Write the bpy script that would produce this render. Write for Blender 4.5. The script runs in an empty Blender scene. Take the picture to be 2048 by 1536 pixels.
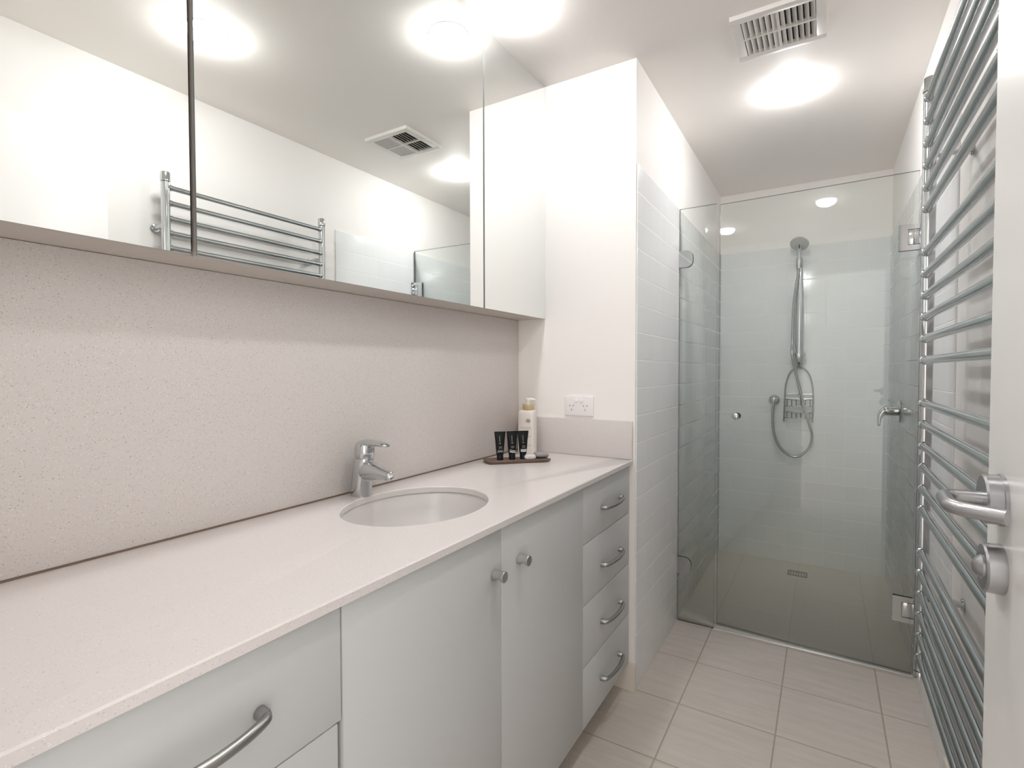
import bpy, bmesh, math, random
from mathutils import Vector, Matrix
random.seed(4)
PI = math.pi
SC = bpy.context.scene
COL = SC.collection

# ------------------------------------------------------------------ camera
F_PX = 1032.66
CAM = Vector((1.1297, 0.0, 1.232))
yaw, pitch, roll = 0.5453, 0.0259, -0.0019
fw = Vector((-math.sin(yaw)*math.cos(pitch), math.cos(yaw)*math.cos(pitch), -math.sin(pitch)))
rt = Vector((math.cos(yaw), math.sin(yaw), 0))
up = rt.cross(fw)
r2 = rt*math.cos(roll) + up*math.sin(roll)
u2 = up*math.cos(roll) - rt*math.sin(roll)
cam = bpy.data.cameras.new('camera')
cam.sensor_fit = 'HORIZONTAL'; cam.sensor_width = 36.0
cam.lens = F_PX/2048*36.0
cam.clip_start = 0.02
co = bpy.data.objects.new('camera', cam)
m = Matrix.Identity(4)
for i in range(3):
    m[i][0] = r2[i]; m[i][1] = u2[i]; m[i][2] = -fw[i]; m[i][3] = CAM[i]
co.matrix_world = m
COL.objects.link(co); SC.camera = co

# ------------------------------------------------------------------ world, exposure, lamps' power
w = bpy.data.worlds.new('world'); SC.world = w; w.use_nodes = True
w.node_tree.nodes['Background'].inputs[0].default_value = (1.0, 0.985, 0.97, 1)
w.node_tree.nodes['Background'].inputs[1].default_value = 1.15
SC.view_settings.view_transform = 'Standard'
SC.view_settings.look = 'None'
SC.view_settings.gamma = 1.0
SC.view_settings.use_curve_mapping = False
SC.view_settings.exposure = 1.13
LAMP_L = 58.0            # radiance of a lamp's halo-casting dome
LAMP_C = (1.0, 0.99, 0.985)
SC.cycles.max_bounces = 16; SC.cycles.diffuse_bounces = 14; SC.cycles.glossy_bounces = 8
SC.cycles.transparent_max_bounces = 16
SC.cycles.sample_clamp_indirect = 6.0
SC.cycles.use_denoising = True
SC.cycles.caustics_reflective = False; SC.cycles.caustics_refractive = False

# ------------------------------------------------------------------ dimensions
XC, YE, YG, YB, W, H = 0.518, 1.919, 2.580, 3.739, 1.454, 2.40
ZC, DC, DM, ZM = 0.8916, 0.507, 0.129, 1.447
ZT = 2.012               # top of wall tiles

# ------------------------------------------------------------------ materials
def nt(name):
    m_ = bpy.data.materials.new(name); m_.use_nodes = True
    t = m_.node_tree; t.nodes.clear()
    out = t.nodes.new('ShaderNodeOutputMaterial')
    return m_, t, out
def N(t, kind, **kw):
    n = t.nodes.new(kind)
    for k, v in kw.items():
        if k in n.inputs: n.inputs[k].default_value = v
        else: setattr(n, k, v)
    return n
def mth(t, op, a, b=None, c=None):
    n = t.nodes.new('ShaderNodeMath'); n.operation = op
    for i, v in enumerate((a, b, c)):
        if v is None: continue
        if isinstance(v, (int, float)): n.inputs[i].default_value = v
        else: t.links.new(v, n.inputs[i])
    return n.outputs[0]
def mixc(t, fac, a, b):
    n = t.nodes.new('ShaderNodeMix'); n.data_type = 'RGBA'
    for s, v in ((0, fac), (6, a), (7, b)):
        if isinstance(v, (int, float)): n.inputs[s].default_value = v
        elif isinstance(v, tuple): n.inputs[s].default_value = (*v, 1) if len(v) == 3 else v
        else: t.links.new(v, n.inputs[s])
    return n.outputs[2]
def bsdf(t, out, col=None, rough=0.5, metal=0.0, spec=0.5, coat=0.0):
    b = t.nodes.new('ShaderNodeBsdfPrincipled')
    if isinstance(col, tuple): b.inputs['Base Color'].default_value = (*col, 1)
    elif col is not None: t.links.new(col, b.inputs['Base Color'])
    b.inputs['Roughness'].default_value = rough
    b.inputs['Metallic'].default_value = metal
    b.inputs['Specular IOR Level'].default_value = spec
    b.inputs['Coat Weight'].default_value = coat
    t.links.new(b.outputs[0], out.inputs[0])
    return b
def bump(t, b, h, strength, dist):
    n = t.nodes.new('ShaderNodeBump'); n.inputs['Strength'].default_value = strength
    n.inputs['Distance'].default_value = dist
    t.links.new(h, n.inputs['Height']); t.links.new(n.outputs[0], b.inputs['Normal'])
def plain(name, col, rough=0.5, metal=0.0, spec=0.5, noise=0.0, nscale=30.0, coat=0.0):
    m_, t, out = nt(name)
    tc = t.nodes.new('ShaderNodeTexCoord')
    nz = N(t, 'ShaderNodeTexNoise', Scale=nscale, Detail=3.0)
    t.links.new(tc.outputs['Object'], nz.inputs['Vector'])
    d = tuple(max(0, c*(1-noise)) for c in col); e = tuple(min(1, c*(1+noise)) for c in col)
    c = mixc(t, nz.outputs['Fac'], d, e)
    b = bsdf(t, out, c, rough, metal, spec, coat)
    return m_
def paint(name, col, rough=0.55):
    m_, t, out = nt(name)
    tc = t.nodes.new('ShaderNodeTexCoord')
    nz = N(t, 'ShaderNodeTexNoise', Scale=160.0, Detail=2.0)
    t.links.new(tc.outputs['Object'], nz.inputs['Vector'])
    b = bsdf(t, out, col, rough, 0, 0.35)
    bump(t, b, nz.outputs['Fac'], 0.04, 0.002)
    return m_
def tiled(name, ua, va, pu, pv, ou, ov, gu, gv, tile, grout, rough, var=0.02, streak=None, depth=0.0012, spec=0.5):
    """ua, va: axis index of the tile's two directions; p pitch, o offset, g joint width."""
    m_, t, out = nt(name)
    tc = t.nodes.new('ShaderNodeTexCoord')
    sp = t.nodes.new('ShaderNodeSeparateXYZ'); t.links.new(tc.outputs['Object'], sp.inputs[0])
    ax = sp.outputs
    def joint(a, p, o, g):
        q = mth(t, 'DIVIDE', mth(t, 'SUBTRACT', ax[a], o), p)
        f = mth(t, 'FRACT', q)
        d = mth(t, 'MULTIPLY', mth(t, 'MINIMUM', f, mth(t, 'SUBTRACT', 1.0, f)), p)
        mr = N(t, 'ShaderNodeMapRange'); mr.interpolation_type = 'SMOOTHSTEP'
        t.links.new(d, mr.inputs[0]); mr.inputs[1].default_value = g*0.35; mr.inputs[2].default_value = g*0.75
        return mr.outputs[0], mth(t, 'FLOOR', q)
    a, ia = joint(ua, pu, ou, gu); b_, ib = joint(va, pv, ov, gv)
    mask = mth(t, 'MULTIPLY', a, b_)
    cb = t.nodes.new('ShaderNodeCombineXYZ'); t.links.new(ia, cb.inputs[0]); t.links.new(ib, cb.inputs[1])
    wn = t.nodes.new('ShaderNodeTexWhiteNoise'); t.links.new(cb.outputs[0], wn.inputs['Vector'])
    lo = tuple(c*(1-var) for c in tile); hi = tuple(min(1, c*(1+var)) for c in tile)
    col = mixc(t, wn.outputs['Value'], lo, hi)
    if streak:
        mp = N(t, 'ShaderNodeMapping'); mp.inputs['Scale'].default_value = streak[0]
        t.links.new(tc.outputs['Object'], mp.inputs[0])
        nz = N(t, 'ShaderNodeTexNoise', Scale=1.0, Detail=6.0, Roughness=0.65)
        t.links.new(mp.outputs[0], nz.inputs['Vector'])
        mr = N(t, 'ShaderNodeMapRange'); t.links.new(nz.outputs['Fac'], mr.inputs[0])
        mr.inputs[1].default_value = 0.35; mr.inputs[2].default_value = 0.7
        col = mixc(t, mth(t, 'MULTIPLY', mr.outputs[0], streak[2]), col, streak[1])
    col = mixc(t, mask, grout, col)
    b = bsdf(t, out, col, rough, 0, spec)
    rr = mth(t, 'ADD', mth(t, 'MULTIPLY', mask, rough-0.7), 0.7)
    t.links.new(rr, b.inputs['Roughness'])
    bump(t, b, mask, 0.55, depth)
    return m_
def quartz(name, base, rough, amt):
    m_, t, out = nt(name)
    tc = t.nodes.new('ShaderNodeTexCoord')
    col = base
    for sc, thr, rad, c in ((740, 0.90, 0.42, (0.62, 0.55, 0.50)), (430, 0.93, 0.40, (0.50, 0.45, 0.41)),
                            (450, 0.95, 0.36, (0.86, 0.83, 0.80)), (170, 0.965, 0.16, (0.30, 0.27, 0.25))):
        v = N(t, 'ShaderNodeTexVoronoi', Scale=float(sc)); v.feature = 'F1'
        t.links.new(tc.outputs['Object'], v.inputs['Vector'])
        s = t.nodes.new('ShaderNodeSeparateColor'); t.links.new(v.outputs['Color'], s.inputs[0])
        k = mth(t, 'MULTIPLY', mth(t, 'GREATER_THAN', s.outputs[0], thr), mth(t, 'LESS_THAN', v.outputs['Distance'], rad))
        col = mixc(t, mth(t, 'MULTIPLY', k, amt), col, c)
    bsdf(t, out, col, rough, 0, 0.5)
    return m_
def glass(name, tint, refl=1.0):
    m_, t, out = nt(name)
    tr = N(t, 'ShaderNodeBsdfTransparent'); tr.inputs[0].default_value = (*tint, 1)
    gl = N(t, 'ShaderNodeBsdfGlossy'); gl.inputs['Roughness'].default_value = 0.0
    gl.inputs[0].default_value = (refl, refl, refl, 1)
    fr = N(t, 'ShaderNodeFresnel', IOR=1.5)
    mx = t.nodes.new('ShaderNodeMixShader')
    t.links.new(fr.outputs[0], mx.inputs[0]); t.links.new(tr.outputs[0], mx.inputs[1]); t.links.new(gl.outputs[0], mx.inputs[2])
    t.links.new(mx.outputs[0], out.inputs[0])
    return m_
def emit(name, col, s):
    m_, t, out = nt(name)
    e = N(t, 'ShaderNodeEmission'); e.inputs[0].default_value = (*col, 1); e.inputs[1].default_value = s
    t.links.new(e.outputs[0], out.inputs[0])
    return m_
M = {}
M['wall'] = paint('wall_paint', (0.90, 0.88, 0.86))
M['ceil'] = paint('ceiling_paint', (0.93, 0.90, 0.865), 0.6)
M['endwall'] = M['wall']
TILE, GROUT = (0.80, 0.82, 0.83), (0.86, 0.855, 0.84)
P_ = 0.1059
M['tile_x'] = tiled('wall_tile_side', 1, 2, P_*1.01, P_, 1.934, ZT, 0.0010, 0.0042, TILE, GROUT, 0.16, 0.012)
M['tile_y'] = tiled('wall_tile_back', 0, 2, P_*1.01, P_, 0.704, ZT, 0.0010, 0.0042, TILE, GROUT, 0.16, 0.012)
M['floor'] = tiled('floor_tile', 0, 1, 0.3185, 0.3165, 0.681, 1.607, 0.0042, 0.0042, (0.55, 0.50, 0.45), (0.40, 0.325, 0.26), 0.42, 0.03,
                   ((5, 38, 5), (0.65, 0.605, 0.56), 0.75), 0.0015)
M['floor_shower'] = tiled('shower_floor_tile', 0, 1, 0.3185, 0.3165, 0.681, 1.607, 0.003, 0.003, (0.63, 0.585, 0.51), (0.55, 0.50, 0.43), 0.45, 0.02,
                   ((5, 38, 5), (0.66, 0.62, 0.55), 0.5), 0.0005)
M['quartz_top'] = quartz('quartz_benchtop', (0.67, 0.635, 0.62), 0.22, 0.6)
M['quartz_splash'] = quartz('quartz_splashback', (0.68, 0.645, 0.625), 0.42, 0.85)
M['cab'] = plain('vanity_laminate', (0.54, 0.548, 0.55), 0.4, noise=0.01, nscale=4)
M['cabbody'] = plain('carcass_board', (0.66, 0.62, 0.57), 0.5, noise=0.02)
M['carc'] = plain('cabinet_board', (0.53, 0.49, 0.45), 0.5, noise=0.01)
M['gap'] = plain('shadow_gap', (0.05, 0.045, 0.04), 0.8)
M['seal'] = plain('bench_joint', (0.20, 0.14, 0.10), 0.7)
m_, t, o_ = nt('mirror_silver'); bsdf(t, o_, (0.90, 0.925, 0.91), 0.0, 1.0); M['mirror'] = m_
M['mirror_edge'] = plain('mirror_edge', (0.30, 0.33, 0.32), 0.3)
M['chrome'] = plain('chrome', (0.60, 0.62, 0.63), 0.07, 1.0, noise=0.01)
M['chrome_dark'] = plain('chrome_rail', (0.50, 0.53, 0.54), 0.10, 1.0, noise=0.01)
M['satin'] = plain('satin_steel', (0.43, 0.43, 0.44), 0.28, 1.0, noise=0.02, nscale=60)
M['pewter'] = plain('pewter_handle', (0.36, 0.36, 0.35), 0.33, 1.0, noise=0.02, nscale=60)
M['nickel'] = plain('nickel_knob', (0.58, 0.57, 0.56), 0.30, 1.0, noise=0.02, nscale=60)
M['white_metal'] = plain('vent_white', (0.80, 0.78, 0.75), 0.45, noise=0.01)
M['white_plastic'] = plain('white_plastic', (0.88, 0.865, 0.865), 0.25, noise=0.005)
M['porcelain'] = plain('porcelain', (0.64, 0.62, 0.61), 0.12, noise=0.005)
M['door'] = paint('door_enamel', (0.90, 0.885, 0.87), 0.3)
M['skirt'] = paint('skirting_enamel', (0.74, 0.69, 0.62), 0.4)
M['dark'] = plain('painted_recess_dark', (0.02, 0.017, 0.014), 0.9)  # near-black colour painting the shade inside vent and drain
M['black'] = plain('tube_black', (0.005, 0.0055, 0.006), 0.5, spec=0.22, noise=0.05)
M['blackcap'] = plain('cap_black', (0.004, 0.004, 0.005), 0.35, spec=0.25)
M['print'] = plain('tube_print', (0.55, 0.58, 0.58), 0.5, noise=0.25, nscale=700)
M['print_dim'] = plain('tube_print_dim', (0.20, 0.205, 0.21), 0.5, noise=0.4, nscale=900)
M['wood'] = None
m_, t, o_ = nt('walnut_board')
tc = t.nodes.new('ShaderNodeTexCoord'); mp = N(t, 'ShaderNodeMapping'); mp.inputs['Scale'].default_value = (14, 130, 130)
t.links.new(tc.outputs['Object'], mp.inputs[0])
nz = N(t, 'ShaderNodeTexNoise', Scale=1.0, Detail=5.0); t.links.new(mp.outputs[0], nz.inputs['Vector'])
bsdf(t, o_, mixc(t, nz.outputs['Fac'], (0.045, 0.026, 0.018), (0.20, 0.13, 0.09)), 0.45); M['wood'] = m_
M['lotion'] = plain('lotion_bottle', (0.80, 0.755, 0.70), 0.3, noise=0.01)
M['gold'] = plain('gold_collar', (0.62, 0.50, 0.30), 0.4, 0.3, noise=0.03)
M['ink'] = plain('grey_ink', (0.20, 0.19, 0.17), 0.6)
M['ink_light'] = plain('pale_ink', (0.52, 0.48, 0.45), 0.6)
M['wrap'] = plain('soap_wrap', (0.62, 0.58, 0.59), 0.3, noise=0.10, nscale=120)
M['wrap_grey'] = plain('soap_wrap_grey', (0.27, 0.265, 0.27), 0.4, noise=0.45, nscale=330)
M['glass'] = glass('shower_glass', (0.955, 0.973, 0.963))
m_, t, o_ = nt('glass_edge'); bsdf(t, o_, (0.30, 0.38, 0.34), 0.15, 0, 0.6); M['glass_edge'] = m_
M['lamp'] = emit('lamp_dome', LAMP_C, LAMP_L)
M['spray'] = plain('spray_head_grey', (0.50, 0.51, 0.49), 0.2, 0.0, coat=0.3)
M['alu'] = plain('bright_aluminium', (0.93, 0.92, 0.90), 0.3, 0.75)
M['steelwire'] = plain('steel_wire', (0.30, 0.31, 0.31), 0.25, 1.0)
M['grate'] = plain('drain_steel', (0.30, 0.30, 0.28), 0.4, 1.0)

# ------------------------------------------------------------------ mesh helpers
def new(): return bmesh.new()
def box(bm, x0, x1, y0, y1, z0, z1, bev=0.0, seg=2, mi=0):
    vs = [bm.verts.new((x, y, z)) for x in (x0, x1) for y in (y0, y1) for z in (z0, z1)]
    F = [(0,1,3,2), (4,6,7,5), (0,4,5,1), (2,3,7,6), (0,2,6,4), (1,5,7,3)]
    fs = [bm.faces.new([vs[i] for i in f]) for f in F]
    for f in fs: f.material_index = mi
    if bev > 0:
        es = list({e for f in fs for e in f.edges})
        bmesh.ops.bevel(bm, geom=es, offset=bev, segments=seg, profile=0.5, affect='EDGES')
    return vs
def ring(bm, c, u, v, a, b, n, pw=2.0):
    out = []
    for i in range(n):
        q = 2*PI*i/n; cs, sn = math.cos(q), math.sin(q)
        k = 1.0 if pw == 2.0 else (abs(cs)**pw + abs(sn)**pw)**(-1.0/pw)
        out.append(bm.verts.new(c + u*(a*cs*k) + v*(b*sn*k)))
    return out
def skin(bm, rings, cap0=True, cap1=True, mi=0):
    n = len(rings[0])
    for r0, r1 in zip(rings, rings[1:]):
        for i in range(n):
            f = bm.faces.new((r0[i], r0[(i+1) % n], r1[(i+1) % n], r1[i])); f.smooth = True; f.material_index = mi
    if cap0: bm.faces.new(rings[0][::-1]).material_index = mi
    if cap1: bm.faces.new(rings[-1]).material_index = mi
def frame_of(d):
    d = d.normalized()
    a = Vector((0, 0, 1)) if abs(d.z) < 0.9 else Vector((1, 0, 0))
    u = d.cross(a).normalized(); return u, d.cross(u).normalized()
def tube(bm, pts, r, n=12, caps=True, rs=None):
    pts = [Vector(p) for p in pts]
    rings = []; u = None
    for i, p in enumerate(pts):
        d = (pts[min(i+1, len(pts)-1)] - pts[max(i-1, 0)]).normalized()
        if u is None: u, v = frame_of(d)
        else:
            u = (u - d*u.dot(d)).normalized(); v = d.cross(u)
        rr = rs[i] if rs else r
        rings.append(ring(bm, p, u, v, rr, rr, n))
    skin(bm, rings, caps, caps)
def lathe(bm, o, axis, prof, n=24, mi=0):
    """prof: list of (distance along axis, radius)"""
    o = Vector(o); axis = Vector(axis).normalized(); u, v = frame_of(axis)
    skin(bm, [ring(bm, o + axis*d, u, v, max(r, 1e-4), max(r, 1e-4), n) for d, r in prof], True, True, mi)
def smooth_path(pts, k=6):
    P = [Vector(p) for p in pts]; out = []
    for i in range(len(P)-1):
        p0, p1, p2, p3 = P[max(i-1, 0)], P[i], P[i+1], P[min(i+2, len(P)-1)]
        for j in range(k):
            s = j/k
            out.append(0.5*((2*p1) + (p2-p0)*s + (2*p0-5*p1+4*p2-p3)*s*s + (3*p1-p0-3*p2+p3)*s**3))
    out.append(P[-1]); return out
def rounded(pts, r, k=5):
    P = [Vector(p) for p in pts]; out = [P[0]]
    for a, b, c in zip(P, P[1:], P[2:]):
        d0 = (a-b).normalized(); d1 = (c-b).normalized()
        s, e = b + d0*min(r, (a-b).length*0.45), b + d1*min(r, (c-b).length*0.45)
        for j in range(k+1):
            q = j/k; out.append(s*(1-q)**2 + b*2*q*(1-q) + e*q*q)
    out.append(P[-1]); return out
def prism(bm, pts, d, mi=0):
    """flat polygon pts extruded along vector d"""
    a = [bm.verts.new(Vector(p)) for p in pts]; b = [bm.verts.new(Vector(p) + Vector(d)) for p in pts]
    n = len(a)
    bm.faces.new(a[::-1]).material_index = mi; bm.faces.new(b).material_index = mi
    for i in range(n): bm.faces.new((a[i], a[(i+1) % n], b[(i+1) % n], b[i])).material_index = mi
def obj(name, bm, mat, parent=None, origin=None, flat=False):
    if origin is not None: bmesh.ops.translate(bm, verts=bm.verts, vec=-Vector(origin))
    bmesh.ops.recalc_face_normals(bm, faces=bm.faces)
    me = bpy.data.meshes.new(name); bm.to_mesh(me); bm.free()
    for mm in (mat if isinstance(mat, (list, tuple)) else [mat]): me.materials.append(mm)
    if not flat:
        for p in me.polygons: p.use_smooth = True
        me.set_sharp_from_angle(angle=math.radians(38))
    o = bpy.data.objects.new(name, me); COL.objects.link(o)
    if origin is not None: o.location = origin
    if parent is not None:
        o.parent = parent
        if origin is None: o.matrix_parent_inverse = Matrix.Translation(-Vector(parent.location)) if parent.rotation_euler.z == 0 else Matrix.Identity(4)
    return o
def tag(o, label, cat, group=None):
    o['label'] = label; o['category'] = cat
    if group: o['group'] = group
    return o
def struct(o): o['kind'] = 'structure'; return o
def empty(name, loc, label=None, cat=None, group=None, rz=0.0):
    o = bpy.data.objects.new(name, None); COL.objects.link(o); o.location = loc
    o.rotation_euler = (0, 0, rz); o.empty_display_size = 0.03
    if label: tag(o, label, cat, group)
    return o
def copy_tree(o, parent=None, loc=None):
    c = o.copy(); COL.objects.link(c)
    if parent is not None: c.parent = parent
    if loc is not None: c.location = loc
    for ch in o.children: copy_tree(ch, c)
    return c

# ------------------------------------------------------------------ room shell
b = new(); box(b, -0.3, W+0.15, -1.3, YB+0.15, -0.10, 0.0); struct(obj('floor', b, M['floor']))
b = new(); box(b, XC, W-0.006, YG+0.006, YB-0.005, 0.0, 0.0015); struct(obj('floor_shower', b, M['floor_shower']))
b = new(); box(b, -0.3, W+0.15, -0.11, YB+0.15, H, H+0.10); struct(obj('ceiling', b, M['ceil']))
b = new(); box(b, -0.14, -0.02, -0.11, YB+0.15, 0.0, H); struct(obj('wall_left', b, M['wall']))
b = new(); box(b, -0.02, XC-0.005, YE, YB, 0.0, H); we = struct(obj('wall_end', b, M['endwall']))
b = new(); box(b, XC-0.005, XC, YE+0.006, YB, 0.0, ZT, 0.0012); struct(obj('tile_cladding', b, M['tile_x'], we))
b = new(); box(b, -0.02, W+0.15, YB, YB+0.12, 0.0, H); wb = struct(obj('wall_back', b, M['wall']))
b = new(); box(b, XC, W, YB-0.005, YB, 0.0, ZT, 0.0012); struct(obj('tile_cladding', b, M['tile_y'], wb))
b = new(); box(b, W, W+0.12, -0.11, YB, 0.0, H); wr = struct(obj('wall_right', b, M['wall']))
b = new(); box(b, W-0.006, W, 1.95, YB, 0.0, ZT, 0.0012); struct(obj('tile_cladding', b, M['tile_x'], wr))
b = new()
box(b, -0.02, 0.70, -0.11, -0.005, 0.0, H); box(b, 1.345, W, -0.11, -0.005, 0.0, H); box(b, 0.70, 1.345, -0.11, -0.005, 2.06, H)
struct(obj('wall_near', b, M['wall']))
b = new(); box(b, -0.3, W+0.15, -1.42, -1.30, 0.0, H); struct(obj('wall_hall_added', b, M['wall']))  # unseen wall added to even out the doorway's reflection and fill
# skirting on the end wall, beside the toe recess
b = new()
prism(b, [(0.425, YE, 0), (0.425, YE-0.014, 0), (0.425, YE-0.014, 0.090), (0.425, YE-0.008, 0.103), (0.425, YE, 0.103)], (XC+0.002-0.425, 0, 0))
struct(obj('baseboard_end', b, M['skirt']))
b = new(); box(b, W-0.012, W, 0.0, 1.95, 0.0, 0.085, 0.003); struct(obj('baseboard_right', b, M['skirt']))

# ------------------------------------------------------------------ open door at right
DX = 1.300
d = struct(empty('door_1', (DX, 0.012, 0.008)))
d['label'] = 'white painted door leaf standing open at the right edge'
b = new(); box(b, DX, DX+0.036, 0.014, 0.832, 0.008, 2.045, 0.002); obj('door_leaf', b, M['door'], d)
ZH = 1.087
b = new(); lathe(b, (DX, 0.770, ZH), (-1, 0, 0), [(0, 0.0285), (0.0035, 0.0285), (0.004, 0.0275), (0.016, 0.0275), (0.018, 0.0255), (0.018, 0.011)], 40)
obj('handle_rose', b, M['satin'], d)
b = new()
tube(b, rounded([(DX-0.012, 0.770, ZH), (1.2480, 0.770, ZH), (1.2440, 0.700, ZH+0.001), (1.2830, 0.676, ZH+0.001)], 0.016, 6), 0.0076, 18)
obj('lever_handle', b, M['satin'], d)
b = new(); lathe(b, (DX, 0.768, 1.010), (-1, 0, 0), [(0, 0.0275), (0.003, 0.0275), (0.015, 0.0268), (0.017, 0.025), (0.017, 0.017)], 40)
lk = obj('lock_rose', b, M['satin'], d)
b = new(); lathe(b, (DX-0.016, 0.768, 1.010), (-1, 0, 0), [(0, 0.0135), (0.002, 0.0135), (0.006, 0.010), (0.009, 0.005)], 28)
obj('lock_turn', b, M['satin'], d)

# ------------------------------------------------------------------ benchtop with undermount sink
SX, SY, SA, SB = 0.240, 1.000, 0.168, 0.205
def bench():
    bm = new(); n = 96
    x0, x1, y0, y1 = 0.002, DC, 0.0, YE-0.001
    angs = [2*PI*i/n for i in range(n)] + [math.atan2(y-SY, x-SX) % (2*PI) for x in (x0, x1) for y in (y0, y1)]
    angs = sorted(set(round(a, 6) for a in angs))
    def rect(a, inset):
        c, s = math.cos(a), math.sin(a); k = 1e9
        for lim, q in (((x1-inset)-SX, c), ((x0)-SX, c), ((y1)-SY, s), ((y0)-SY, s)):
            if abs(q) > 1e-9 and lim/q > 0: k = min(k, lim/q)
        return SX + c*k, SY + s*k
    def ell(a, g):
        c, s = math.cos(a), math.sin(a); k = 1/math.sqrt((c/(SA+g))**2 + (s/(SB+g))**2)
        return SX + c*k, SY + s*k
    zb = ZC-0.0165
    rows = []
    rows.append([bm.verts.new((*ell(a, 0.0), zb)) for a in angs])
    rows.append([bm.verts.new((*ell(a, 0.0), ZC-0.002)) for a in angs])
    rows.append([bm.verts.new((*ell(a, 0.002), ZC)) for a in angs])
    rows.append([bm.verts.new((*rect(a, 0.0025), ZC)) for a in angs])
    rows.append([bm.verts.new((*rect(a, 0.0), ZC-0.0025)) for a in angs])
    rows.append([bm.verts.new((*rect(a, 0.0), zb)) for a in angs])
    rows.append(rows[0])
    k = len(angs)
    for r0, r1 in zip(rows, rows[1:]):
        for i in range(k):
            bm.faces.new((r0[i], r0[(i+1) % k], r1[(i+1) % k], r1[i]))
    return bm
tag(obj('benchtop', bench(), M['quartz_top']), 'long speckled off-white stone benchtop over the white vanity cabinets', 'benchtop')
s = empty('sink', (SX, SY, ZC-0.176), 'white oval undermount basin set into the stone benchtop', 'sink')
b = new(); X, Y, Z = Vector((1, 0, 0)), Vector((0, 1, 0)), Vector((0, 0, 1))
prof = [(ZC-0.0175, 1.10), (ZC-0.0175, 1.03), (ZC-0.022, 1.01), (ZC-0.06, 0.985), (ZC-0.105, 0.92), (ZC-0.140, 0.76), (ZC-0.160, 0.50), (ZC-0.168, 0.24), (ZC-0.169, 0.12)]
rings = [ring(b, Vector((SX, SY, z)), X, Y, SA*k, SB*k, 64) for z, k in prof]
prof2 = [(ZC-0.176, 0.12), (ZC-0.172, 0.52), (ZC-0.150, 0.80), (ZC-0.11, 0.98), (ZC-0.06, 1.04), (ZC-0.030, 1.07), (ZC-0.030, 1.10)]
rings += [ring(b, Vector((SX, SY, z)), X, Y, SA*k, SB*k, 64) for z, k in prof2]
rings.append(rings[0]); skin(b, rings, False, False)
obj('basin', b, M['porcelain'], s)
b = new(); lathe(b, (SX, SY, ZC-0.1755), (0, 0, 1), [(0, 0.023), (0.0075, 0.027), (0.009, 0.026), (0.0085, 0.018), (0.007, 0.016), (0.007, 0.004)], 28)
obj('waste', b, M['chrome'], s)
# splashback and upstand
b = new(); box(b, -0.0195, 0.0, 0.0, YE-0.001, ZC+0.0035, 1.4466, 0.001)
tag(obj('splashback', b, M['quartz_splash']), 'tall speckled beige stone splashback between benchtop and mirror cabinet', 'splashback')
b = new(); box(b, -0.0195, 0.0015, 0.0, YE-0.001, ZC-0.016, ZC+0.0034)
struct(obj('trim_1', b, M['seal']))
b = new(); box(b, 0.001, 0.505, YE-0.0125, YE-0.0005, ZC+0.0005, 1.038, 0.0015)
tag(obj('upstand', b, M['quartz_top']), 'low speckled stone upstand along the end wall below the power outlet', 'upstand')

# ------------------------------------------------------------------ vanity units
FX = 0.495
GR = 'white cabinet units under the benchtop'
def bow(bm, x, yc, z, half, out, r):
    pts = [(x-0.001, yc-half, z), (x+0.014, yc-half, z)]
    arc = []
    for i in range(13):
        q = -1 + 2*i/12
        arc.append((x + 0.018 + (out-0.018)*(1-q*q)**0.9, yc + half*1.0*q, z))
    path = [(x-0.001, yc-half, z)] + arc + [(x-0.001, yc+half, z)]
    tube(bm, rounded(path, 0.006, 3), r, 14)
    for s_ in (-1, 1): lathe(bm, (x, yc+s_*half, z), (1, 0, 0), [(0, r*1.35), (0.012, r*1.25), (0.016, r)], 16)
def front(name, y0, y1, z0, z1, parent):
    b = new(); box(b, FX-0.018, FX, y0, y1, z0, z1, 0.0015); return obj(name, b, M['cab'], parent)
def carcass(parent, y0, y1, rightend=False):
    b = new(); x1 = FX-0.0185
    z0, z1 = 0.10, ZC-0.0168
    for a in (y0, y1-0.016): box(b, 0.004, x1, a, a+0.016, z0, z1)
    box(b, 0.004, x1, y0+0.016, y1-0.016, z0, z0+0.016)
    box(b, 0.004, 0.012, y0+0.016, y1-0.016, z0+0.016, z1)
    obj('carcass', b, M['carc'], parent)
    b = new(); box(b, 0.400, 0.425, y0, y1, 0.0, 0.0998); obj('kickboard', b, M['carc'], parent)
ZF = ZC-0.0200
# left drawer unit
v = empty('vanity_unit', (0.25, 0.27, 0), 'left white vanity unit, nearest the door, with one large bow-handled drawer', 'cabinet', GR)
carcass(v, 0.003, 0.5365)
dr = front('drawer', 0.004, 0.5350, 0.6915, ZF, v)
b = new(); bow(b, FX, 0.316, 0.780, 0.085, 0.036, 0.0070); obj('handle', b, M['pewter'], dr)
front('door', 0.004, 0.5280, 0.104, 0.6895, v)
# sink unit
v = empty('vanity_unit', (0.25, 1.0, 0), 'middle white vanity unit under the basin with two knobbed doors', 'cabinet', GR)
carcass(v, 0.5375, 1.4695)
def knob(bm, y, z):
    rings = []
    for dx, r, cut in ((0, 0.0115, 0), (0.001, 0.0125, 0), (0.008, 0.0122, 0), (0.013, 0.0118, 0.0045), (0.018, 0.0118, 0.0050), (0.023, 0.0122, 0.0015), (0.028, 0.0128, 0), (0.030, 0.0122, 0)):
        rg = []
        for i in range(28):
            q = 2*PI*i/28; yy, zz = math.cos(q)*r, math.sin(q)*r
            if cut and zz < 0: zz *= (r-cut)/r
            rg.append(bm.verts.new((FX+dx, y+yy, z+zz)))
        rings.append(rg)
    skin(bm, rings)
dr = front('door', 0.5385, 0.9958, 0.104, ZF, v); b = new(); knob(b, 0.966, 0.771); obj('knob', b, M['nickel'], dr)
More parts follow.
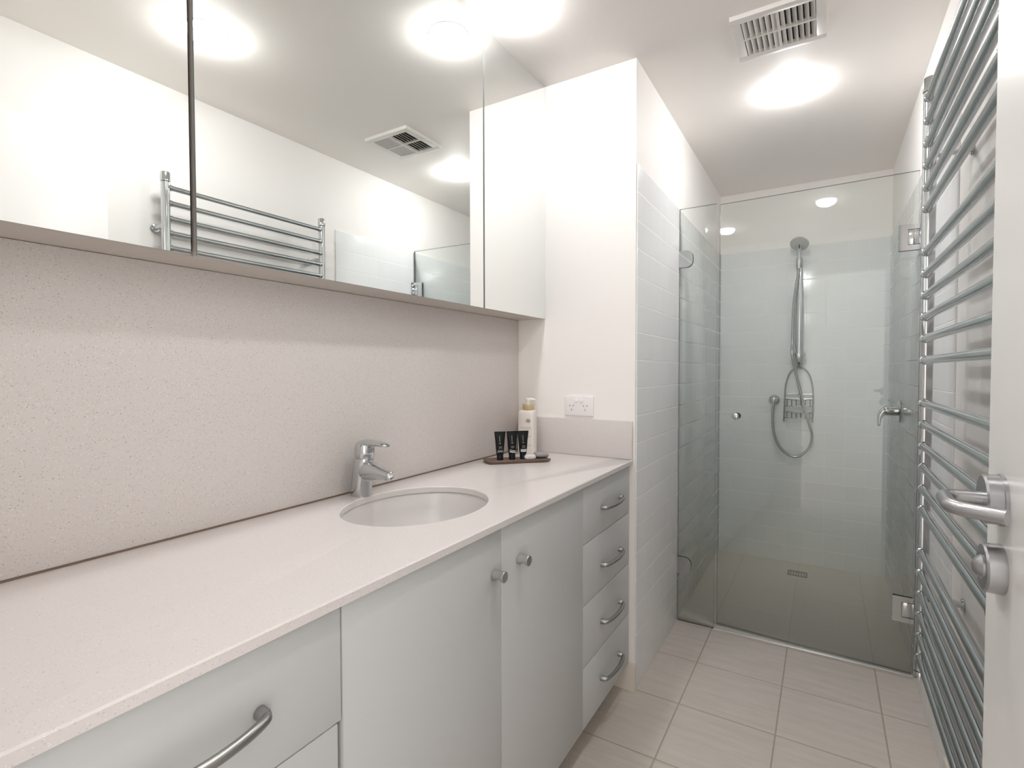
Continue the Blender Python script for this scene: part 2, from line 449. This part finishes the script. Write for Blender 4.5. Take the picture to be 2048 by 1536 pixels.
dr = front('door', 0.9982, 1.4688, 0.104, ZF, v); b = new(); knob(b, 1.076, 0.773); obj('knob', b, M['nickel'], dr)
# drawer bank
v = empty('vanity_unit', (0.25, 1.69, 0), 'right white vanity unit of four stacked drawers beside the tiled corner', 'cabinet', GR)
carcass(v, 1.4705, 1.9080)
zs = [(0.104, 0.2995), (0.3020, 0.4950), (0.4975, 0.6885), (0.6910, ZF)]
for (z0, z1), zh in zip(zs, (0.195, 0.389, 0.582, 0.775)):
    dr = front('drawer', 1.4712, 1.9085, z0, z1, v)
    b = new(); bow(b, FX, 1.708, zh, 0.086, 0.030, 0.0066); obj('handle', b, M['pewter'], dr)
b = new(); box(b, 0.30, FX-0.006, 1.9100, YE-0.0005, 0.10, ZC-0.0170); obj('filler_panel', b, M['carc'], v)

# ------------------------------------------------------------------ mirror cabinet
mc = empty('mirror_cabinet', (0.05, 0.75, ZM), 'wide wall cabinet with three mirrored doors reaching the ceiling', 'mirror cabinet')
b = new(); box(b, -0.0195, DM-0.022, 0.0, YE-0.001, ZM+0.0004, H-0.0005); obj('cabinet_body', b, M['carc'], mc)
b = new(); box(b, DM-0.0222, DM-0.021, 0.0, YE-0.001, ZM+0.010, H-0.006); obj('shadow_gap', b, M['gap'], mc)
for (y0, y1) in ((0.003, 0.5115), (0.5225, 1.4630), (1.4720, YE-0.0016)):
    b = new(); box(b, DM-0.0205, DM-0.005, y0+0.0005, y1-0.0005, ZM, H-0.004, 0.0008)
    md = obj('mirror_door', b, M['carc'], mc)
    b = new(); box(b, DM-0.0048, DM, y0, y1, ZM-0.0005, H-0.0035, mi=1)
    b.faces.ensure_lookup_table()
    b.normal_update()
    for f in b.faces:
        c = f.calc_center_median()
        if abs(c.x-DM) < 1e-5: f.material_index = 0
    obj('mirror_pane', b, [M['mirror'], M['mirror_edge']], md, flat=True)

# ------------------------------------------------------------------ basin mixer tap
TY = 0.990
tp = empty('basin_mixer_tap', (0.045, TY, ZC), 'chrome single-lever mixer tap behind the oval basin', 'tap')
b = new()
rings = [ring(b, Vector((x, TY, z)), X, Y, r, r*0.97, 32) for x, z, r in
         ((0.045, ZC+0.0002, 0.0290), (0.045, ZC+0.003, 0.0292), (0.0465, ZC+0.03, 0.0282), (0.050, ZC+0.065, 0.0275), (0.0545, 0.985, 0.0272), (0.0565, 0.993, 0.0268), (0.057, 0.995, 0.0255))]
skin(b, rings)
a0, a1 = Vector((0.055, TY, 0.962)), Vector((0.151, TY, 0.9585))
rings = []
for q, rw, rh in ((0, 0.025, 0.031), (0.2, 0.0245, 0.0285), (0.45, 0.0215, 0.0225), (0.7, 0.0175, 0.0172), (0.9, 0.0150, 0.0142), (1.0, 0.0138, 0.0135)):
    c = a0.lerp(a1, q) + Vector((0, 0, -0.004*q*q))
    rings.append(ring(b, c, Y, Vector((0.30*q, 0, 1)).normalized(), rw, rh, 28))
skin(b, rings)
obj('tap_body', b, M['chrome'], tp)
b = new(); lathe(b, (0.1475, TY, 0.9560), (0.55, 0, -0.83), [(-0.004, 0.0125), (0.004, 0.0132), (0.010, 0.0128), (0.0115, 0.0112), (0.0115, 0.0095), (0.007, 0.009)], 28)
obj('aerator', b, M['chrome'], tp)
b = new(); lathe(b, (0.0575, TY, 0.9945), (0.05, 0, 1), [(0, 0.0235), (0.004, 0.0262), (0.018, 0.0268), (0.030, 0.0262), (0.040, 0.0235), (0.046, 0.0175), (0.0495, 0.008), (0.0498, 0.001)], 32)
rings = []
for x, z, rw, rh in ((0.048, 1.029, 0.014, 0.010), (0.064, 1.036, 0.020, 0.0105), (0.085, 1.0375, 0.0195, 0.0095), (0.110, 1.0375, 0.017, 0.0078), (0.130, 1.0365, 0.0145, 0.0062), (0.142, 1.0350, 0.0110, 0.0048), (0.147, 1.0345, 0.006, 0.003)):
    rings.append(ring(b, Vector((x, TY, z)), Y, Z, rw, rh, 24))
skin(b, rings)
obj('lever', b, M['chrome'], tp)

# ------------------------------------------------------------------ tray, tubes, soaps, bottle
TA = Vector((0.099, 1.547, 0)); TB = Vector((0.262, 1.706, 0))
tu = (TB-TA).normalized(); tn = Vector((-tu.y, tu.x, 0)); L_ = (TB-TA).length
ang = math.atan2(tu.y, tu.x)
def loc(s_, dpt, z=0.0): return TA + tu*s_ + tn*dpt + Vector((0, 0, z))
b = new()
outline = [(0.000, 0.002), (0.06, 0.000), (0.14, 0.003), (0.200, 0.000), (0.222, 0.006), (0.232, 0.018), (0.226, 0.035), (0.229, 0.052), (0.218, 0.064), (0.16, 0.070), (0.08, 0.074), (-0.012, 0.074), (-0.014, 0.05), (-0.006, 0.02)]
zr = [(0.0, 0.004), (0.003, 0.0), (0.0105, -0.001), (0.013, 0.003)]
rows = []
for dz, ins in zr:
    row = []
    for px, py in outline:
        cx, cy = 0.108, 0.037
        k = 1 - ins/0.06
        row.append(b.verts.new((cx + (px-cx)*k, cy + (py-cy)*k, dz)))
    rows.append(row)
skin(b, rows)
o = obj('wooden_tray', b, M['wood']); o.location = (TA.x, TA.y, ZC+0.0002); o.rotation_euler.z = ang
tag(o, 'small dark brown wooden tray holding toiletries on the benchtop', 'tray')
ZTR = ZC + 0.0134
def toiletry_tube(kind):
    t_ = empty('toiletry_tube', (0, 0, 0))
    b = new(); lathe(b, (0, 0, 0), (0, 0, 1), [(0, 0.0112), (0.0008, 0.0120), (0.0195, 0.0122), (0.0203, 0.0116)], 28); obj('cap', b, M['blackcap'], t_)
    b = new(); rings = []
    for z, a, c in ((0.0205, 0.0126, 0.0126), (0.024, 0.0138, 0.0138), (0.045, 0.0155, 0.0125), (0.07, 0.0175, 0.0088), (0.092, 0.0200, 0.0042), (0.097, 0.0207, 0.0016), (0.1005, 0.0210, 0.0012), (0.104, 0.0210, 0.0012)):
        rings.append(ring(b, Vector((0, 0, z)), X, Y, a, c, 32))
    skin(b, rings); obj('tube_body', b, M['black'], t_)
    def surf(x, z):
        tab = ((0.0205, 0.0126, 0.0126), (0.024, 0.0138, 0.0138), (0.045, 0.0155, 0.0125), (0.07, 0.0175, 0.0088), (0.092, 0.0200, 0.0042))
        for p, q in zip(tab, tab[1:]):
            if p[0] <= z <= q[0]:
                f = (z-p[0])/(q[0]-p[0]); a = p[1]+(q[1]-p[1])*f; c = p[2]+(q[2]-p[2])*f
                return -c*math.sqrt(max(0, 1-(x/a)**2)) - 0.0003
        return -0.013
    def patch(bm, x0, x1, z0, z1, sl=0.0, n=6):
        r0, r1 = [], []
        for i in range(n+1):
            x = x0 + (x1-x0)*i/n; dz = sl*(x-x0)
            r0.append(bm.verts.new((x, surf(x, z0+dz), z0+dz))); r1.append(bm.verts.new((x, surf(x, z1+dz), z1+dz)))
        for i in range(n): bm.faces.new((r0[i], r0[i+1], r1[i+1], r1[i]))
    b = new()
    if kind == 0:
        for i in range(7):
            x = -0.0105 + 0.0031*i; zz = 0.029 + (0.004 if i % 2 else 0.0)
            patch(b, x, x+0.0019, zz, zz+0.0045, 0.6 if i % 3 else -0.9, 2)
    elif kind == 1:
        patch(b, -0.0112, 0.0105, 0.0355, 0.0375, -0.18); patch(b, -0.0112, 0.0108, 0.0278, 0.0325, -0.14)
    else:
        for i in range(5): patch(b, -0.0112, 0.0112, 0.0272+0.0021*i, 0.0288+0.0021*i, 0.0)
    obj('band_print', b, M['print'], t_)
    b = new()
    for i in range(6): patch(b, -0.004+0.0006*(i % 2), -0.0005, 0.068+0.0035*i, 0.070+0.0035*i, 0, 2)
    patch(b, -0.0045, 0.0015, 0.060, 0.0635, 0, 2)
    for i in range(3): patch(b, -0.006, 0.006, 0.043+0.003*i, 0.0442+0.003*i, 0, 3)
    obj('label_print', b, M['print_dim'], t_)
    return t_
TT = ('leftmost', 'middle', 'rightmost')
TL = ('Leftmost black toiletry tube on the tray, flecked pale band above its cap',
      'middle black toiletry tube on the tray, slanted pale stripes above its cap',
      'right black toiletry tube on the tray beside the white soap, straight pale band')
for i, (px, py) in enumerate(((0.113, 1.590), (0.144, 1.624), (0.173, 1.655))):
    t_ = toiletry_tube(i); tag(t_, TL[i], 'tube', 'black toiletry tubes on the wooden tray')
    t_.location = (px, py, ZTR); t_.rotation_euler.z = ang + (-0.03, 0.02, 0.0)[i]
def pebble(name, s_, dpt, a, c, h, mat, tilt, dz=0.0, seed=1):
    bm = new(); bmesh.ops.create_icosphere(bm, subdivisions=4, radius=1.0)
    rnd = random.Random(seed); ph = [rnd.uniform(0, 6) for _ in range(6)]
    for v_ in bm.verts:
        x, y, z = v_.co
        k = 1 + 0.035*math.sin(5*x+ph[0]) + 0.03*math.sin(6*y+ph[1]) + 0.03*math.sin(4*z+3*x+ph[2])
        zz = math.copysign(abs(z)**0.75, z)
        v_.co = (x*a*k, y*c*k, zz*h*k if zz > -0.75 else -0.75*h)
    mn = min(v_.co.z for v_ in bm.verts)
    bmesh.ops.translate(bm, verts=bm.verts, vec=(0, 0, -mn))
    o = obj(name, bm, mat); o.location = loc(s_, dpt) + Vector((0, 0, ZTR+dz)); o.rotation_euler = (0, tilt, ang)
    return o
o = pebble('wrapped_soap', 0.153, 0.017, 0.024, 0.015, 0.0105, M['wrap'], 0.0, 0.0, 2); tag(o, 'white wrapped oval soap at the front of the wooden tray', 'soap')
o = pebble('soap_packet', 0.199, 0.034, 0.029, 0.022, 0.0105, M['wrap_grey'], 0.10, 0.003, 5); tag(o, 'grey speckled soap packet at the right end of the wooden tray', 'soap')
# lotion bottle
BX, BY = 0.090, 1.835
bt = empty('lotion_bottle', (BX, BY, ZC+0.0002), 'tall cream pump bottle in the corner behind the black tubes', 'bottle')
bt.rotation_euler.z = 0.16
b = new(); rings = []
for z, k in ((0, 0.92), (0.003, 0.99), (0.01, 1.0), (0.160, 1.0), (0.170, 0.985), (0.176, 0.93), (0.179, 0.80), (0.180, 0.68)):
    rings.append(ring(b, Vector((0, 0, z)), X, Y, 0.0350*k, 0.0270*k, 48, 5.0))
skin(b, rings); o = obj('bottle_body', b, M['lotion']); o.parent = bt
b = new(); lathe(b, (0.004, 0, 0.1801), (0, 0, 1), [(0, 0.0225), (0.001, 0.0232), (0.024, 0.0232), (0.0255, 0.022)], 36); o = obj('pump_collar', b, M['gold']); o.parent = bt
b = new(); lathe(b, (0.004, 0, 0.2055), (0, 0, 1), [(0, 0.009), (0.012, 0.0085), (0.0125, 0.0125), (0.021, 0.0125), (0.0225, 0.011)], 28)
tube(b, [(0.004, 0, 0.2235), (0.022, 0, 0.2232), (0.034, 0, 0.2205)], 0.0048, 14); o = obj('pump_head', b, M['white_plastic']); o.parent = bt
b = new(); yy = -0.0273
n = 28
for k0, k1 in ((0.0068, 0.0086), (0.0028, 0.0050)):
    r0 = [b.verts.new((0.013+1.12*k0*math.cos(2*PI*i/n), yy, 0.138+k0*math.sin(2*PI*i/n))) for i in range(n)]
    r1 = [b.verts.new((0.013+1.12*k1*math.cos(2*PI*i/n), yy, 0.138+k1*math.sin(2*PI*i/n))) for i in range(n)]
    for i in range(n): b.faces.new((r0[i], r0[(i+1) % n], r1[(i+1) % n], r1[i]))
box(b, 0.006, 0.020, yy, yy+0.0002, 0.1365, 0.1385)
o = obj('round_emblem', b, M['ink']); o.parent = bt
for blk in (((0.109, -0.021, 0.028), (0.105, -0.017, 0.024)), ((0.075, 0.002, 0.026), (0.071, 0.004, 0.024)), ((0.040, -0.004, 0.028), (0.036, 0.002, 0.024))):
    b = new()
    for z0, x0, x1 in blk:
        x = x0
        while x < x1-0.003:
            wd = random.uniform(0.002, 0.006); box(b, x, min(x+wd, x1), yy, yy+0.0002, z0, z0+0.0016); x += wd + 0.0012
    o = obj('label_text', b, M['ink_light']); o.parent = bt

# ------------------------------------------------------------------ power outlet
px0, px1, pz0, pz1 = 0.222, 0.346, 1.050, 1.130
po = empty('power_outlet', (0.284, YE, 1.09), 'white double power outlet on the end wall above the stone upstand', 'power outlet')
b = new(); box(b, px0, px1, YE-0.009, YE-0.0005, pz0, pz1, 0.003, 3); pl = obj('face_plate', b, M['white_plastic'], po)
for cx in (0.273, 0.295):
    b = new(); lathe(b, (cx, YE-0.0088, 1.111), (0, -1, 0), [(0, 0.0085), (0.001, 0.0088), (0.0042, 0.0078), (0.005, 0.006)], 24); obj('rocker_switch', b, M['white_plastic'], po)
for cx in (0.253, 0.312):
    b = new()
    for dx, dz, a in ((-0.0075, 0.0, 0.55), (0.0075, 0.0, -0.55), (0.0, -0.016, 0.0)):
        c = Vector((cx+dx, YE-0.0093, 1.090+dz)); u_ = Vector((math.sin(a)*-1, 0, math.cos(a))); v_ = Vector((math.cos(a), 0, math.sin(a)))
        prism(b, [c + u_*s1*0.0042 + v_*s2*0.0012 for s1, s2 in ((-1, -1), (1, -1), (1, 1), (-1, 1))], (0, 0.0006, 0))
    obj('socket_slots', b, M['ink'], po)

# ------------------------------------------------------------------ ceiling: vent and lamps
vx0, vx1, vy0, vy1 = 0.8436, 1.1205, 1.8624, 2.1263
vt = empty('ceiling_vent', ((vx0+vx1)/2, (vy0+vy1)/2, H), 'square white louvred vent on the ceiling between the lamps', 'vent')
zb = H-0.016; bd = 0.030
b = new()
for (x0, x1, y0, y1) in ((vx0, vx1, vy0, vy0+bd), (vx0, vx1, vy1-bd, vy1), (vx0, vx0+bd, vy0+bd, vy1-bd), (vx1-bd, vx1, vy0+bd, vy1-bd)):
    box(b, x0, x1, y0, y1, zb, H-0.0003, 0.0015)
xm, ym = (vx0+vx1)/2, (vy0+vy1)/2
box(b, xm-0.004, xm+0.004, vy0+bd, vy1-bd, zb, H-0.004); box(b, vx0+bd, vx1-bd, ym-0.004, ym+0.004, zb+0.0003, H-0.004)
obj('vent_frame', b, M['white_metal'], vt)
b = new(); box(b, vx0+bd, vx1-bd, vy0+bd, vy1-bd, H-0.0025, H-0.0005); obj('vent_dark_plate', b, M['dark'], vt)  # solid dark plate, shade behind the louvres put into its colour
for (x0, x1, sg) in ((vx0+bd, xm-0.004, 1), (xm+0.004, vx1-bd, -1)):
    for (y0, y1) in ((vy0+bd, ym-0.004), (ym+0.004, vy1-bd)):
        b = new(); k = 6; pit = (x1-x0)/k
        for i in range(k):
            c = x0 + pit*(i+0.5); hw = 0.0062
            xa, xb = (c-hw, c+hw) if sg > 0 else (c+hw, c-hw)
            za, zt = zb+0.0012, zb+0.0125
            dxn = 0.0012
            prism(b, [(xa, y0, za), (xa+dxn, y0, za-0.0008), (xb+dxn, y0, zt-0.0008), (xb, y0, zt)], (0, y1-y0, 0))
        obj('louvre_panel', b, M['white_metal'], vt, flat=True)
def lamp(x, y, label):
    o = empty('ceiling_light', (x, y, H), label, 'ceiling light', 'round ceiling lights')
    b = new(); lathe(b, (x, y, H), (0, 0, -1), [(0.0003, 0.070), (0.0012, 0.069), (0.0016, 0.066), (0.0016, 0.0615), (0.0006, 0.0615)], 48); obj('trim_ring', b, M['white_metal'], o)
    b = new(); rings = [ring(b, Vector((x, y, H-0.0008-0.034*math.sin(q))), X, Y, 0.060*math.cos(q)**0.7, 0.060*math.cos(q)**0.7, 40) for q in [PI/2*i/9*0.985 for i in range(10)]]
    skin(b, rings); obj('halo_dome', b, M['lamp'], o)  # emitter bulged below the ceiling to add a bloom-like halo
    return o
lamp(0.995, 2.462, 'glowing round ceiling light just before the shower screen')
lamp(0.262, 1.448, 'glowing round ceiling light close to the mirror cabinet')
lamp(0.965, 1.000, 'round ceiling light over the middle of the floor, seen in the mirror')
lamp(0.220, 0.640, 'round ceiling light over the near end of the benchtop, seen in the shower glass')

# ------------------------------------------------------------------ towel rail
RX = W-0.090; YF, YN = 1.790, 1.050
tr = empty('towel_rail', (RX, (YF+YN)/2, 0.39), 'tall chrome ladder towel rail on the right wall', 'towel rail')
R0 = 0.0158
for y in (YN, YF):
    b = new(); lathe(b, (RX, y, 0.400), (0, 0, 1), [(0, 0.010), (0.002, R0), (1.578, R0), (1.580, 0.012)], 28); ps = obj('post', b, M['chrome'], tr)
    b = new(); lathe(b, (RX, y, 1.980), (0, 0, 1), [(0, R0+0.001), (0.001, R0+0.002), (0.034, R0+0.002), (0.037, R0), (0.038, 0.008)], 28); obj('end_cap', b, M['chrome'], ps)
    b = new(); lathe(b, (RX, y, 0.400), (0, 0, -1), [(0, R0+0.001), (0.001, R0+0.0015), (0.020, R0+0.0015), (0.023, R0-0.003), (0.024, 0.006)], 28); obj('end_cap', b, M['chrome'], ps)
RUNGS = [(1.974,1.819),(1.907,1.812),(1.841,1.805),(1.782,1.798),(1.721,1.792),(1.663,1.785),(1.551,1.797),(1.491,1.79),(1.432,1.783),(1.375,1.777),(1.316,1.77),(1.258,1.764),
         (1.143,1.783),(1.085,1.777),(1.027,1.77),(0.971,1.764),(0.914,1.757),(0.859,1.751),(0.737,1.778),(0.681,1.772),(0.624,1.765),(0.571,1.759),(0.516,1.753),(0.461,1.747)]
rz = [1.232 + (z-1.232)*1.70/(1.70+0.855*(y-YF)) for z, y in RUNGS]
fz = lambda i: i + i//6           # one rung left out between the groups of six
xs = [fz(i) for i in range(24)]
mx, mz = sum(xs)/24, sum(rz)/24
sl = sum((x-mx)*(z-mz) for x, z in zip(xs, rz))/sum((x-mx)**2 for x in xs)
b = new(); tube(b, [(RX-0.004, YN, 0), (RX-0.004, YF, 0)], 0.0102, 20)
for y in (YN+R0*0.5, YF-R0*0.5):
    s_ = 1 if y < 1.4 else -1
    lathe(b, (RX-0.004, y, 0), (0, s_, 0), [(0, 0.0124), (0.012, 0.0124), (0.0135, 0.0106)], 20)
r_ = obj('rung', b, M['chrome_dark']); r_.parent = tr; r_.matrix_parent_inverse = Matrix.Translation(-tr.location)
for i in range(24):
    q = r_ if i == 0 else r_.copy()
    if i: COL.objects.link(q)
    q.location = (0, 0, 0.45*rz[i] + 0.55*(mz + sl*(xs[i]-mx)))
for y in (YN, YF):
    for z in (1.810, 0.604):
        b = new(); lathe(b, (W-0.0002 if y < 1.9 else W, y, z), (-1, 0, 0), [(0, 0.017), (0.004, 0.0175), (0.006, 0.016), (0.007, 0.009), (0.090-R0, 0.009)], 24)
        obj('wall_bracket', b, M['chrome'], tr)

# ------------------------------------------------------------------ shower screen, door
def pane(name, x0, x1, y0, y1, z0, z1, parent):
    bm = new(); box(bm, x0, x1, y0, y1, z0, z1)
    bm.normal_update()
    for f in bm.faces:
        c = f.calc_center_median(); f.material_index = 0 if abs(abs(f.normal.y)-1) < 1e-3 else 1
    return obj(name, bm, [M['glass'], M['glass_edge']], parent, flat=True)
fs = empty('shower_screen', (0.6, YG, 0), 'narrow fixed glass panel clamped to the tiled corner wall', 'shower screen')
pane('glass_pane', XC+0.0015, 0.688, YG-0.005, YG+0.005, 0.002, 2.010, fs)
for z, fl in ((1.768, 1), (0.278, -1)):
    b = new()
    for y0 in (YG-0.012, YG+0.0055):
        pts = []
        xa, xb, hh = XC+0.0006, 0.582, 0.040
        arc = [(xa, z-hh), (xb-0.030, z-hh)] + [(xb-0.030+0.030*math.sin(q*PI/16), z-hh+0.030-0.030*math.cos(q*PI/16)) for q in range(1, 9)] + \
              [(xb, z+hh-0.030)] + [(xb-0.030+0.030*math.cos(q*PI/16), z+hh-0.030+0.030*math.sin(q*PI/16)) for q in range(1, 9)] + [(xa, z+hh)]
        prism(b, [(x, y0, zz) for x, zz in arc], (0, 0.0065, 0))
    obj('glass_clamp', b, M['chrome'], fs)
HXX, DA = 1.441, math.radians(-2.8)
sd = empty('shower_door', (HXX, YG, 0), 'frameless clear glass shower door hinged on the right wall', 'shower door')
p_ = [
 (pane('glass_pane', 0.695-HXX, 1.438-HXX, -0.005, 0.005, 0.012, 2.014, None))]
for z, nm in ((1.756, 0), (0.268, 1)):
    b = new()
    for y0, y1 in ((-0.0125, -0.0053), (0.0053, 0.0125)):
        xa, xb, xc = 1.374-HXX, 1.403-HXX, 1.441-HXX
        prism(b, [(x, y0, zz) for x, zz in ((xa, z-0.051), (xc, z-0.051), (xc, z-0.031), (xb, z-0.031), (xb, z+0.031), (xc, z+0.031), (xc, z+0.051), (xa, z+0.051))], (0, y1-y0, 0))
    hg = obj('hinge', b, M['chrome']); p_.append(hg)
    b = new()
    box(b, 1.4050-HXX, W-0.0085-HXX, -0.0115, 0.0115, z-0.029, z+0.029, 0.0012)
    box(b, W-0.0125-HXX, W-0.0065-HXX, -0.028, 0.028, z-0.051, z+0.051, 0.001)
    o = obj('wall_plate', b, M['chrome']); o.parent = hg
b = new()
for s_ in (-1, 1): lathe(b, (0.776-HXX, s_*0.0052, 1.017), (0, s_, 0), [(0, 0.009), (0.008, 0.0085), (0.012, 0.0145), (0.022, 0.0165), (0.028, 0.0145), (0.031, 0.008)], 24)
p_.append(obj('knob', b, M['chrome']))
for o in p_: o.parent = sd; o.matrix_parent_inverse = Matrix.Identity(4)
sd.rotation_euler.z = DA
b = new(); box(b, 0.690, W-0.007, YG-0.013, YG+0.004, 0.0002, 0.0085, 0.003)
tag(obj('threshold_strip', b, M['alu']), 'thin bright threshold strip on the floor below the glass shower door', 'threshold')

# ------------------------------------------------------------------ shower fittings
sr = empty('shower_rail', (0.985, YB-0.005, 1.3), 'chrome wall rail with ribbed bottom fitting behind the shower glass', 'shower rail')
b = new(); cy = YB-0.045
rings = [ring(b, Vector((x, cy, z)), X, Y, a, c, 24) for x, z, a, c in ((0.988, 1.335, 0.024, 0.014), (0.988, 1.40, 0.024, 0.014), (0.989, 1.60, 0.022, 0.0135), (0.990, 1.75, 0.0175, 0.012), (0.989, 1.86, 0.0135, 0.0115), (0.987, 1.915, 0.011, 0.010))]
skin(b, rings); obj('rail_bar', b, M['chrome'], sr)
b = new(); n = 40
rings = []
for z, r in ((1.338, 0.036), (1.330, 0.037), (1.322, 0.036), (1.300, 0.032), (1.275, 0.022), (1.258, 0.012), (1.252, 0.006)):
    rg = []
    for i in range(n):
        q = 2*PI*i/n; k = r*(1 + (0.05 if (i % 4 < 2 and z < 1.325) else 0))
        rg.append(b.verts.new((0.988 + k*math.cos(q), cy + 0.85*k*math.sin(q), z)))
    rings.append(rg)
skin(b, rings); box(b, 0.966, 1.010, cy+0.01, YB-0.0055, 1.275, 1.335, 0.004); obj('bottom_fitting', b, M['chrome'], sr)
b = new(); box(b, 0.966, 1.000, cy-0.022, YB-0.0055, 1.868, 1.930, 0.007); obj('holder', b, M['steelwire'], sr)
hs = empty('hand_shower', (0.983, YB-0.075, 1.88), 'chrome hand shower with round head atop the wall rail', 'hand shower')
b = new(); hy = YB-0.080
tube(b, smooth_path([(0.983, hy, 1.860), (0.983, hy, 1.93), (0.984, hy-0.008, 1.975), (0.985, hy-0.022, 2.005)], 5), 0.012, 18, True,
     [0.0095, 0.010, 0.0105, 0.011, 0.0115, 0.012, 0.0125, 0.013, 0.0135, 0.0138, 0.014, 0.0145, 0.015, 0.0155, 0.016, 0.016])
obj('handle', b, M['chrome'], hs)
b = new(); ax = Vector((-0.12, -0.62, -0.78)).normalized()
lathe(b, Vector((0.986, hy-0.025, 2.010))+ax*-0.013, ax, [(0, 0.012), (0.003, 0.030), (0.010, 0.047), (0.018, 0.0525), (0.024, 0.0515), (0.026, 0.046), (0.0265, 0.002)], 40)
obj('spray_head', b, M['spray'], hs)
hp = [(0.983, hy, 1.862), (0.980, YB-0.075, 1.83), (0.966, YB-0.062, 1.732), (0.955, YB-0.05, 1.608), (0.951, YB-0.05, 1.421), (0.952, YB-0.088, 1.327), (0.973, YB-0.078, 1.217), (1.004, YB-0.080, 1.077), (1.033, YB-0.080, 0.953),
      (1.052, YB-0.072, 0.885), (1.064, YB-0.050, 0.830), (1.056, YB-0.045, 0.767), (1.027, YB-0.04, 0.718), (0.978, YB-0.04, 0.686), (0.928, YB-0.042, 0.701), (0.883, YB-0.046, 0.748),
      (0.853, YB-0.05, 0.833), (0.846, YB-0.05, 0.913), (0.846, YB-0.05, 0.985), (0.848, YB-0.05, 1.012)]
b = new(); tube(b, smooth_path(hp, 8), 0.0080, 12)
tag(obj('shower_hose', b, M['satin']), 'silver flexible hose looping from the shower rail to the wall elbow', 'hose')
b = new(); lathe(b, (0.850, YB-0.0052, 1.040), (0, -1, 0), [(0, 0.033), (0.004, 0.0335), (0.014, 0.030), (0.022, 0.020), (0.044, 0.017), (0.054, 0.014), (0.058, 0.006)], 32)
lathe(b, (0.848, YB-0.05, 1.038), (0, 0, -1), [(0, 0.014), (0.018, 0.0125), (0.028, 0.0105)], 20)
tag(obj('hose_outlet', b, M['chrome']), 'round chrome wall elbow feeding the shower hose', 'hose outlet')
# caddy
cd = empty('shower_caddy', (0.985, YB-0.02, 1.25), 'arched steel wire caddy with two baskets hanging below the shower rail', 'shower caddy')
yc = YB-0.017
b = new(); tube(b, smooth_path([(0.905, yc, 0.905), (0.910, yc, 1.042), (0.915, yc, 1.137), (0.935, yc, 1.210), (0.965, yc, 1.243), (0.990, yc, 1.248), (1.018, yc, 1.240), (1.048, yc, 1.195), (1.065, yc, 1.110), (1.067, yc, 1.009), (1.064, yc, 0.905)], 6), 0.0042, 10)
obj('hanger_frame', b, M['steelwire'], cd)
for zt, zb_, nm in ((1.050, 1.005, 0), (0.968, 0.930, 1)):
    b = new(); x0, x1 = 0.912, 1.064; yf = yc-0.045
    tube(b, rounded([(x0, yc, zt), (x0, yf, zt), (x1, yf, zt), (x1, yc, zt)], 0.02), 0.0030, 8)
    tube(b, rounded([(x0, yc, zb_), (x0+0.008, yf+0.008, zb_), (x1-0.008, yf+0.008, zb_), (x1, yc, zb_)], 0.02), 0.0024, 8)
    tube(b, [(x0, yc, zt+0.002), (x1, yc, zt+0.002)], 0.0026, 8)
    if nm == 0: tube(b, [(x0, yc, zt+0.030), (x1, yc, zt+0.030)], 0.0026, 8)
    for i in range(6):
        x = x0 + (x1-x0)*(i+0.5)/6
        tube(b, rounded([(x, yc, zt), (x, yc, zb_), (x, yf+0.008, zb_), (x, yf, zt)], 0.01, 3), 0.0020, 6)
    obj('basket', b, M['steelwire'], cd)
# mixer on the right wall
mx_ = empty('shower_mixer', (W-0.006, 3.175, 1.03), 'chrome lever shower mixer on the right tiled wall behind the glass', 'shower mixer')
b = new(); lathe(b, (W-0.0062, 3.175, 1.028), (-1, 0, 0), [(0, 0.055), (0.003, 0.0555), (0.007, 0.053), (0.009, 0.030)], 40); obj('wall_plate', b, M['chrome'], mx_)
b = new(); lathe(b, (W-0.010, 3.175, 1.029), (-1, 0, 0), [(0, 0.0255), (0.004, 0.0245), (0.044, 0.0245), (0.0455, 0.023), (0.047, 0.0245), (0.055, 0.0245), (0.062, 0.021)], 32); obj('mixer_body', b, M['chrome'], mx_)
b = new(); rings = []
path = smooth_path([(W-0.048, 3.175, 1.030), (W-0.068, 3.175, 1.027), (W-0.083, 3.172, 1.010), (W-0.090, 3.168, 0.985), (W-0.092, 3.163, 0.952)], 4)
for i, p in enumerate(path):
    q = i/(len(path)-1); d_ = (path[min(i+1, len(path)-1)]-path[max(i-1, 0)]).normalized()
    v_ = d_.cross(Y).normalized(); rings.append(ring(b, p, Y, v_, 0.0240-0.009*q, 0.0240-0.0185*q, 20))
skin(b, rings); obj('lever', b, M['chrome'], mx_)
# floor drain
fd = empty('floor_drain', (1.0, 3.525, 0), 'small rectangular metal drain in the shower floor', 'drain')
b = new()
dx0, dx1, dy0, dy1 = 0.948, 1.052, 3.490, 3.575
for (x0, x1, y0, y1) in ((dx0, dx1, dy0, dy0+0.008), (dx0, dx1, dy1-0.008, dy1), (dx0, dx0+0.008, dy0+0.008, dy1-0.008), (dx1-0.008, dx1, dy0+0.008, dy1-0.008)): box(b, x0, x1, y0, y1, 0.0002, 0.004)
obj('drain_frame', b, M['grate'], fd)
b = new(); box(b, dx0+0.008, dx1-0.008, dy0+0.008, dy1-0.008, 0.0002, 0.0008); obj('drain_dark_plate', b, M['dark'], fd)  # flat dark plate, shade below the grate put into its colour
b = new()
for i in range(6):
    x = dx0+0.014+0.0138*i; box(b, x, x+0.006, dy0+0.008, dy1-0.008, 0.001, 0.0035)
obj('drain_grate', b, M['grate'], fd)
